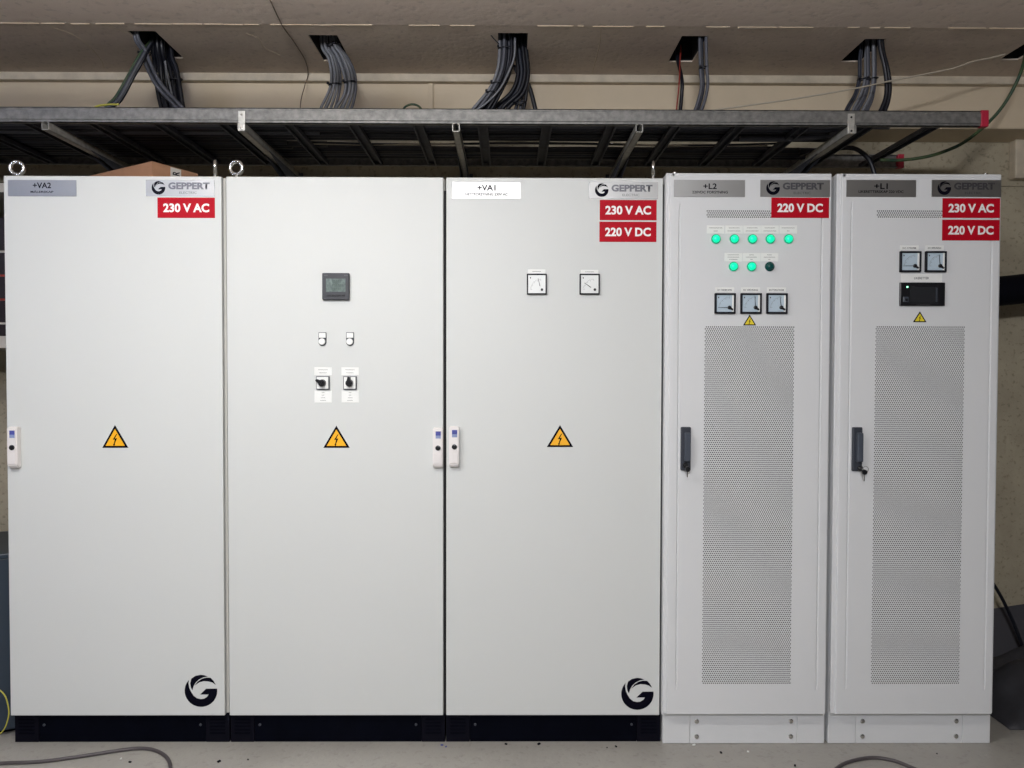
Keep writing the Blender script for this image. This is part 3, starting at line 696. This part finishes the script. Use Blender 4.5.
# runs lying in the ladder
runs = [(.160, .009, 'cab_dgrey', 0), (.195, .013, 'cab_grey', 1), (.232, .015, 'cab_grey', 1), (.268, .014, 'cab_dgrey', 1), (.302, .015, 'cab_black', 0), (.337, .015, 'cab_grey', 2), (.372, .016, 'cab_black', 0), (.408, .015, 'cab_black', 0), (.442, .014, 'cab_black', 2), (.475, .013, 'cab_dgrey', 2),
        (.505, .013, 'cab_black', 2), (.540, .015, 'cab_black', 2), (.585, .014, 'cab_black', 0), (.612, .017, 'cab_black', 0), (.65, .016, 'cab_dgrey', 0), (.688, .016, 'cab_black', 0)]
for i, (y, r, m, md) in enumerate(runs):
    x1 = {0: 3.22, 1: 3.28, 2: 1.02}[md]+random.uniform(-.15, .05); x0 = xs_+.1
    P = []; x = x0
    while x < x1:
        P.append(Vector((x, y+random.uniform(-.006, .006), RZ+r+.001))); x += .3
    P.append(Vector((x1, y, RZ+r+.001)))
    g = {'cab_black': 'black', 'cab_dgrey': 'dark grey', 'cab_grey': 'grey'}[m]
    cable(P, r, m, g+' cable lying lengthwise in the cable ladder', group=g+' cables lying in the ladder', k=3)
for i, (y, r, m) in enumerate(((.25, .014, 'cab_black'), (.30, .016, 'cab_black'), (.36, .016, 'cab_dgrey'), (.40, .016, 'cab_black'), (.56, .016, 'cab_black'), (.60, .017, 'cab_black'), (.65, .018, 'cab_black'))):
    P = [Vector((x_, y+random.uniform(-.008, .008), RZ+.048+random.uniform(0, .004))) for x_ in [xs_+.15+.3*j for j in range(17 if i < 2 else 10)]]
    cable(P, r, m, 'cable resting on top of the lower layer in the ladder', group='upper layer of cables in the ladder', k=3)
# wavy thin black cables seen through the gap
for j, (ya, yb) in enumerate(((.46, .50), (.50, .45))):
    P = [Vector((1.0+.25*q, ya+(yb-ya)*q/9+.02*math.sin(q*1.1+j), RZ+.008)) for q in range(9)]
    cable(P, .0045, 'cab_black', 'thin wavy black cable crossing the light gap in the ladder', group='thin wavy cables in the ladder', k=5)
cable([at(400+q, 122, .5) if False else Vector((at(300+q*52, 150, .47).x, .475+.01*math.sin(q), RZ+.006)) for q in range(10)], .004, 'cab_pale', 'thin pale wire lying lengthwise in the cable ladder', k=4)

def drop(pts, wpx, cables, label, group, rpx=None, tie=()):
    """pts: (px, py, Y) along the spine; wpx: half width in px at each; cables: list of (u, v, r, material)"""
    sp = [at(a, b, y) for a, b, y in pts]
    for (u, v, r, m) in cables:
        P = [s+Vector((u*w_*(s.y-CAM.y)/FPX, v*.012, 0)) for s, w_ in zip(sp, wpx)]
        P = [P[0]+Vector((0, .0, .16))]+P
        e = P[-1]; dx = (P[-1]-P[-2]); d = Vector((dx.x, 0, 0)); d = d if d.length > 1e-4 else Vector((.02, 0, 0)); sgn = 1 if d.x > 0 else -1
        zl = RZ+.046+r
        P += [Vector((e.x+sgn*.02, e.y, min(e.z-.02, zl+.02))), Vector((e.x+sgn*.07, e.y+.005, zl)), Vector((e.x+sgn*.16, e.y+.005, zl))]
        cn = {'cab_black': 'black', 'cab_dgrey': 'dark grey', 'cab_grey': 'grey', 'cab_lgrey': 'light grey'}[m]
        lb = label if cn in label else cn+' '+label.replace('black ', '').replace('dark ', '').replace('light ', '').replace('grey ', '')
        cable(P, r, m, lb, group=lb.split(' ')[0]+' cables in '+group)
    for ti, (a, b, y, hw_) in enumerate(sorted(tie, key=lambda q: q[1])):
        c = at(a, b, y); rx = hw_*(y-CAM.y)/FPX
        bm = bmesh.new(); tube(bm, [c+Vector((rx*math.cos(t), .02*math.sin(t), .004*math.sin(t*1+1))) for t in [2*math.pi*i/18 for i in range(18)]], .0028, 6, closed=True)
        bx(bm, c.x-rx-.004, c.x-rx+.004, c.y-.022, c.y-.012, c.z-.004, c.z+.004)
        tag(fin(bm, 'cable_tie', 'cab_black', None, True), ('upper ' if ti == 0 and len(tie) > 1 else 'middle ' if 0 < ti < len(tie)-1 else 'lower ' if len(tie) > 1 else '')+'black tie around '+(label.split(' of ')[1] if ' of ' in label else label.split(' ', 2)[2])[:70], 'cable tie')
def yh(i, f=.5): h = HOLES[i]; return h[2]+(h[3]-h[2])*f
def spread(n, r, mats, vs_=(0, 1, -1)): return [(-1+2*i/(n-1) if n > 1 else 0, vs_[i % len(vs_)], r, mats[i % len(mats)]) for i in range(n)]
# first opening
y = yh(0, .35)
g = 'the tangled bundle at the leftmost ceiling opening'
drop([(136.5, 35, y-.04), (144.5, 51, y), (149, 65, y), (160, 86, y), (180, 108, y)], [2, 2, 3, 3, 3], spread(3, .0075, ['cab_grey', 'cab_dgrey', 'cab_grey']), 'grey cable slanting right out of the leftmost ceiling opening', g, tie=[(146, 54, y, 5)])
for (dx, dy, m) in ((0, 0, 'cab_dgrey'), (2.6, 1.5, 'cab_black'), (-2.4, -.5, 'cab_green'), (1.2, .3, 'cab_grey')):
    P = [at(158+dx*.4, 28, y+.1), at(152+dx*.4, 41+dy*.3, y+.05), at(143+dx, 54+dy, y-.02), at(131+dx, 75.5+dy, y-.03), at(119+dx*1.2, 97+dy, y-.03), at(111+dx, 104.5+dy, y-.03), at(104, 110, y-.03)]
    cable(P, .006, m, 'cable slanting left out of the leftmost ceiling opening', group='left-slanting cables at the leftmost opening')
cable([at(119, 104.5, y-.08), at(108, 104.6, y-.08), at(98, 106, y-.08), at(92, 110, y-.08)], .004, 'cab_yellow', 'yellow-green wire end lying over the ladder rail at left')
y = yh(0, .75)
drop([(157, 45, y-.06), (160, 65, y-.02), (162, 86, y), (166.5, 108, y)], [4.5, 5, 5, 5], spread(4, .009, ['cab_black', 'cab_dgrey', 'cab_black']), 'dark cable hanging in the middle of the leftmost bundle', g)
drop([(169, 54, y), (174, 70, y), (178, 91, y), (181, 108, y)], [3.5, 3.8, 3.5, 3.2], spread(3, .0095, ['cab_black']), 'thick black cable at the right of the leftmost bundle', g, tie=[(176, 80, y, 6)])
cable([at(163, 36, y), at(164, 51, y-.03), at(166.5, 71, y-.03), at(171.5, 93, y-.03), at(173, 108, y-.03)], .0045, 'cab_lgrey', 'thin light grey cable between the black ones of the leftmost bundle')
# second opening
y = yh(1, .45); g = 'the grey cables at the second ceiling opening from the left'
drop([(325.5, 44, y), (332, 58, y), (335.5, 75, y), (334, 90, y), (327.5, 108, y)], [4, 3.6, 4, 4.6, 6.5], spread(5, .0060, ['cab_lgrey', 'cab_grey', 'cab_lgrey']), 'light grey cable of the left strand at the second ceiling opening', g, tie=[(334.5, 84.5, y, 5.6), (331, 46.5, y, 3)])
drop([(334.5, 42, y), (342, 56, y), (348, 70, y), (350.5, 83, y), (349, 95, y), (343.5, 108, y)], [3.2, 4.5, 5.2, 4.6, 5, 7.2], spread(5, .0064, ['cab_lgrey', 'cab_grey', 'cab_lgrey']), 'light grey cable of the right strand at the second ceiling opening', g, tie=[(350, 82.3, y, 5.6), (337.5, 44.5, y, 3.5)])
# third
y = yh(2, .3); g = 'the left strand at the third ceiling opening'
drop([(506.5, 36, y), (506.5, 55, y), (503.5, 72, y), (496, 89, y), (483, 108, y)], [7, 7, 6.5, 6.5, 9], spread(7, .0066, ['cab_lgrey', 'cab_dgrey', 'cab_grey', 'cab_black', 'cab_grey', 'cab_black', 'cab_black']), 'cable of the left strand curving down from the third ceiling opening', g, tie=[(506, 48, y, 7.6), (499, 83, y, 7.5), (494, 92, y, 7.5)])
cable([at(515, 38, y-.03), at(514.5, 55, y-.03), at(510, 69, y-.03), at(499, 90, y-.03), at(481, 107, y-.03), at(460, 116, y-.03)], .0042, 'cab_lgrey', 'single pale cable looping in front of the third ceiling bundle')
cable([at(489, 33, y-.06), at(494, 39, y-.05), at(499, 44, y-.04)], .0022, 'cab_black', 'loose black tie tail sticking out left of the third bundle', cat='cable tie', name='cable_tie')
y = yh(2, .6); g = 'the right strand at the third ceiling opening'
drop([(520, 37, y), (521.5, 55, y), (523, 75, y), (517, 93, y), (501, 108, y)], [4.6, 5, 5, 6, 7], spread(4, .0088, ['cab_black', 'cab_dgrey', 'cab_black']), 'black cable of the right strand at the third ceiling opening', g)
drop([(523, 45, y+.02), (525, 72, y+.02), (523, 92, y+.02), (520, 108, y+.02)], [2.5, 3, 3.5, 4], spread(3, .0072, ['cab_dgrey', 'cab_grey', 'cab_black']), 'short dark grey cable dropping straight behind the third bundle', g, tie=[(520, 103, y, 6)])
cable([at(514, 66, y+.04), at(521, 78, y+.04), at(527.5, 83, y+.04), at(532, 96, y+.04), at(536, 112, y+.04)], .0095, 'cab_black', 'black cable branching right under the third ceiling bundle')
# fourth
y = yh(3, .8)
cable([at(677, 40, y), at(677.5, 58, y), at(682, 80, y-.05), at(681.5, 97, y-.05), at(680, 114, y-.05)], .0078, 'cab_black', 'black cable hanging at the left of the fourth ceiling opening')
cable([at(681, 45, y-.02), at(680, 62, y-.04), at(679, 85, y-.08), at(676, 114, y-.08)], .0028, 'cab_red', 'thin red wire hanging at the fourth ceiling opening')
y = yh(3, .10)
drop([(702.5, 38, y), (703.2, 68, y), (704, 88, y), (698.5, 109, y)], [2.8, 2.8, 2.8, 3], spread(3, .0066, ['cab_grey', 'cab_dgrey', 'cab_grey']), 'grey cable of the narrow bundle at the fourth ceiling opening', 'the narrow bundle at the fourth ceiling opening', tie=[(703.2, 68, y, 4)])
# fifth
y = yh(4, .5); g = 'the wide grey bundle at the fifth ceiling opening'
drop([(864, 46, y), (863, 60, y), (862.5, 79, y), (858.5, 94.5, y), (851, 109, y)], [3.4, 3.6, 3.6, 3.8, 4.6], spread(4, .0062, ['cab_dgrey', 'cab_grey', 'cab_lgrey', 'cab_black']), 'cable of the left strand at the fifth ceiling opening', g, tie=[(862.5, 79.3, y, 4.8)])
drop([(872, 42, y-.03), (872, 60, y-.03), (872, 79, y-.03), (869, 96, y-.03), (862.5, 109, y-.03)], [4.4, 4.4, 4.4, 5, 6.4], spread(5, .0066, ['cab_grey', 'cab_grey', 'cab_lgrey']), 'grey cable of the middle strand at the fifth ceiling opening', g, tie=[(872, 78.8, y-.03, 5.6)])
y = yh(4, .06)
drop([(881.5, 42.5, y), (886.5, 66, y), (888.8, 82, y), (888, 97, y), (883.5, 110, y)], [1.8, 2.0, 2.2, 2.2, 2.6], spread(2, .009, ['cab_black']), 'thick black cable at the right of the fifth ceiling opening', 'the black pair at the fifth ceiling opening')
# sixth
y = yh(5, .8)
cable([at(1030, 30, y), at(1026, 50, y), at(1024, 62, y-.05), at(1017.6, 80, y-.05), at(1005, 103, y-.02), at(989, 122, y+.0), at(966, 141, y), at(945.6, 151, y+.02), at(925, 157, y+.03), at(902, 160, y+.05), at(880, 160, y+.06)], .0068, 'cab_green', 'dark green cable swinging from the right ceiling corner into the ladder end')
cable([at(1006, 54, .30), at(990, 58, .30), at(972, 61.7, .29), at(950, 69, .28), at(890, 81, .24), at(855, 88.5, .22), at(790, 99.5, .20), at(722, 109, .18), at(690, 114, .18)], .0032, 'cab_pale', 'thin pale rope strung from ceiling down to the ladder at right', cat='rope', name='rope')
cable([atz(270, 0, ZC-.004), atz(282, 25, ZC-.004), atz(294, 42, ZC-.004), atz(305, 60, ZC-.004), atz(308, 74, ZC-.008), at(305, 85, .6), at(301, 100, .55), at(300, 114, .5)], .0022, 'cab_brown', 'thin brown wire crossing the ceiling left of the second opening')
cable([at(398, 124, .4), at(402, 113, .4), at(405, 107, .4), at(412, 104.3, .4), at(419, 106.5, .4), at(423, 113, .4), at(426, 124, .4)], .0045, 'cab_green', 'small green cable loop peeking over the ladder rail')
cable([at(845, 128, .35), at(838, 133, .35), at(815, 137, .33), at(790, 138.5, .32), at(740, 139, .32)], .012, 'cab_grey', 'grey cable curving out of the ladder below the fifth bundle')
cable([at(800, 158, .55), at(828, 150, .5), at(852, 148, .48), at(866, 156, .48), at(872, 166, .48), at(876, 180, .48)], .010, 'cab_black', 'black cable arching down behind the rightmost cabinet')

# ------------------------------------------------------------------ cardboard box on the left cabinet
zt = at(152, 161.8, .2).z; th = zt-ZV-.001
bxr = empty('cardboard_box', (at(152, 161.8, .2).x, .2, ZV), 'small brown cardboard box standing on top of the leftmost cabinet', 'box')
e1 = Vector((-.84, .54, 0)).normalized(); e2 = Vector((.45, .89, 0)).normalized()
c0 = Vector((at(152, 161.8, .2).x, .2, ZV+.0005))
bm = bmesh.new(); c_ = [c0, c0+e1*.46, c0+e1*.46+e2*.22, c0+e2*.22]
lo = [bm.verts.new(c) for c in c_]; hi = [bm.verts.new(c+Vector((0, 0, th))) for c in c_]
for i in range(4): bm.faces.new((lo[i], lo[(i+1) % 4], hi[(i+1) % 4], hi[i]))
bm.faces.new(lo); 
fin(bm, 'carton', 'card', bxr)
bm = bmesh.new(); m_ = (hi and None)
for a_, b_ in ((c_[0], c_[1]), (c_[3], c_[2])):
    nrm = (c_[3]-c_[0]).normalized()*(1 if a_ is c_[0] else -1)*.1095
    t_ = Vector((0, 0, th)); q = [a_+t_, b_+t_, b_+t_+nrm, a_+t_+nrm]
    q2 = [v+Vector((0, 0, .003)) for v in q]; A = [bm.verts.new(v) for v in q]; B = [bm.verts.new(v) for v in q2]
    bm.faces.new(A); bm.faces.new(B[::-1])
    for i in range(4): bm.faces.new((A[i], A[(i+1) % 4], B[(i+1) % 4], B[i]))
fin(bm, 'flap', 'card', bxr)
bm = bmesh.new(); nr = Vector((e2.y, -e2.x, 0))*.0012
s0 = c0+e2*.085; s1 = c0+e2*.135
f = [bm.verts.new(v+nr) for v in (s0, s1, s1+Vector((0, 0, th)), s0+Vector((0, 0, th)))]; f2 = [bm.verts.new(v.co-nr) for v in f]
bm.faces.new(f); bm.faces.new(f2[::-1])
for i in range(4): bm.faces.new((f[i], f[(i+1) % 4], f2[(i+1) % 4], f2[i]))
tp = fin(bm, 'tape', 'tape', bxr)
t = text_obj('VAR', 0, 0, 0,   .034, .055, 'print', None, .02, rot=math.pi/2)
me = t.data; ang = math.atan2(e2.y, e2.x); R_ = Matrix.Translation((s0+s1)/2+nr*1.6+Vector((0, 0, th*.62))) @ Matrix.Rotation(ang, 4, 'Z')
me.transform(R_); t.parent = tp; t.matrix_parent_inverse = parent_inv(tp)

# ------------------------------------------------------------------ left edge: shelf with equipment, blue unit
sh = empty('wall_shelf', (-.9, .6, 0), 'pale shelf pair on the wall left of the cabinets', 'shelf')
for (p0, p1) in ((183, 192), (336, 348)):
    a_ = at(0, p0, .40).z; b_ = at(0, p1, .40).z; box('shelf_board', 'shelf', -1.6, -.12, .40, YW-.007, b_, a_, .002, sh)
bm = bmesh.new()
for x_ in (-1.3, -.4): bx(bm, x_-.015, x_+.015, YW-.03, YW-.008, at(0, 348, .4).z-.15, at(0, 183, .4).z+.05)
fin(bm, 'shelf_upright', 'shelf', sh)
zt_ = at(0, 336, .40).z
for i, (x0, x1, h) in enumerate(((-1.55, -1.0, .38), (-.97, -.14, .50))):
    e = box('equipment_box', 'equip', x0, x1, .44, YW-.04, zt_+.001, zt_+h, .006)
    tag(e, ['black equipment box at the far left of the shelf', 'black equipment box on the shelf right beside the leftmost cabinet'][i], 'box')
    for k in range(4): box('front_strip', 'shelf' if k % 3 == 0 else 'cab_red', x0+.05, x1-.02, .432, .442, zt_+.05+k*.1, zt_+.058+k*.1, 0, e)
bc = empty('blue_unit', (-.3, .06, 0), 'low dark blue-grey metal unit left of the leftmost cabinet', 'cabinet')
zt_ = at(4, 553, .08).z
mt = Matrix.Translation((-.012, .10, 0)) @ Matrix.Rotation(math.radians(28), 4, 'Z')
for nm, q, m in (('unit_body', (-.56, 0, .0, .45, G0+.02, zt_-.02), 'bluecab'), ('unit_top', (-.57, .0, -.008, .46, zt_-.02, zt_), 'bluecab'), ('unit_foot', (-.54, -.02, .03, .43, G0, G0+.02), 'black')):
    bm = bmesh.new(); bx(bm, *q[:2], *q[2:4], *q[4:], .004, 2, mt); fin(bm, nm, m, bc)
cy = at(-4, 708, .02)
cable([at(-14, 742, .02), at(2, 732, .02), at(8.2, 718, .02), at(8.2, 706, .02), at(3, 693, .02), at(-12, 684, .02)], .0024, 'cab_yellow', 'thin yellow-green wire loop in front of the blue-grey unit')

# ------------------------------------------------------------------ right edge: pipe, cable, sheets
cable([at(960, 294, .62), at(1001, 291, .62), at(1030, 288, .62), at(1100, 280, .62)], .066, 'pipe', 'thick black pipe leaving the rightmost cabinet along the wall', cat='pipe', name='pipe', n=20)
cable([at(975, 560, .7), at(996, 588, .7), at(1010, 615, .7), at(1022, 645, .68), at(1034, 680, .66), at(1050, 715, .62)], .0078, 'cab_black', 'black cable hanging down right of the rightmost cabinet')
cable([at(970, 662, .62), at(1000, 658, .62), at(1016, 655, .64), at(1040, 640, .66)], .009, 'cab_black', 'black hose crossing behind the rightmost cabinet near the floor')
def slab(name, P, th, m, label, cat):
    bm = bmesh.new(); n = (P[1]-P[0]).cross(P[3]-P[0]).normalized()*th
    a = [bm.verts.new(p) for p in P]; b = [bm.verts.new(p+n) for p in P]
    bm.faces.new(a); bm.faces.new(b[::-1])
    for i in range(4): bm.faces.new((a[i], a[(i+1) % 4], b[(i+1) % 4], b[i]))
    return tag(fin(bm, name, m), label, cat)
zz = .015
slab('grey_board', [Vector((4.0, .76, G0+.02)), Vector((4.9, .72, G0+.02)), Vector((4.9, .84, .34)), Vector((4.12, .85, .22))], .02, 'board', 'grey board leaning in the right-hand corner', 'board')
bm = bmesh.new()
bmesh.ops.create_grid(bm, x_segments=24, y_segments=16, size=1)
for v in bm.verts:
    u, w_ = v.co.x, v.co.y; edge = (1-abs(u)**4)*(1-abs(w_)**4)
    v.co = Vector((4.32+u*.55, .38+w_*.27, G0+.004+edge*(.17+.05*math.sin(u*5+w_*3)+.03*math.sin(w_*9-u*4))))
g_ = bmesh.ops.extrude_face_region(bm, geom=list(bm.faces))
for v in g_['geom']:
    if isinstance(v, bmesh.types.BMVert): v.co.z = max(G0, v.co.z-.003)
tag(fin(bm, 'plastic_sheet', 'bag', None, True), 'dark crumpled plastic sheet heaped on the floor at right', 'plastic sheet')

# ------------------------------------------------------------------ floor cables and scraps
FZ = G0+.0065
cable([atz(a, b, FZ) for a, b in ((-60, 768), (0, 763.4), (40, 761.6), (76, 757), (122, 750), (142, 748.3), (157, 751), (167.5, 758.5), (170.5, 770), (166, 785))], .0062, 'cab_floor', 'dark cable lying on the floor before the leftmost cabinet', n=10)
cable([atz(a, b, FZ) for a, b in ((815, 790), (836, 769), (850, 761.5), (872, 757.6), (893, 760.5), (914, 768.5), (940, 780))], .0062, 'cab_floor', 'dark cable loop lying on the floor before the rightmost cabinet', n=10)
for i, (a_, b_, m, s) in enumerate(((442, 745.5, 'blue', 5), (446, 747, 'blue', 4), (506, 744.5, 'print', 4), (539, 744.5, 'print', 5), (616, 747, 'print', 5), (607, 748, 'print', 3), (121, 759, 'white_label', 4), (130, 762.5, 'print', 4), (219, 762, 'print', 5), (248, 760, 'print', 4), (694, 745.5, 'white_label', 6), (721, 753, 'print', 4), (748, 752, 'white_label', 3), (795, 766, 'print', 4), (937, 754, 'print', 3))):
    p = atz(a_, b_, G0); s *= .001; bm = bmesh.new(); bx(bm, -s, s, -s*.6, s*.6, 0, s*.8, s*.2, 1, Matrix.Translation((p.x, p.y, G0+.0003)) @ Matrix.Rotation(i*1.3, 4, 'Z'))
    g = {'blue': 'blue', 'print': 'black', 'white_label': 'white'}[m]
    tag(fin(bm, 'floor_scrap', m), 'tiny '+g+' scrap lying on the floor before the cabinets', 'scrap', g+' scraps on the floor')
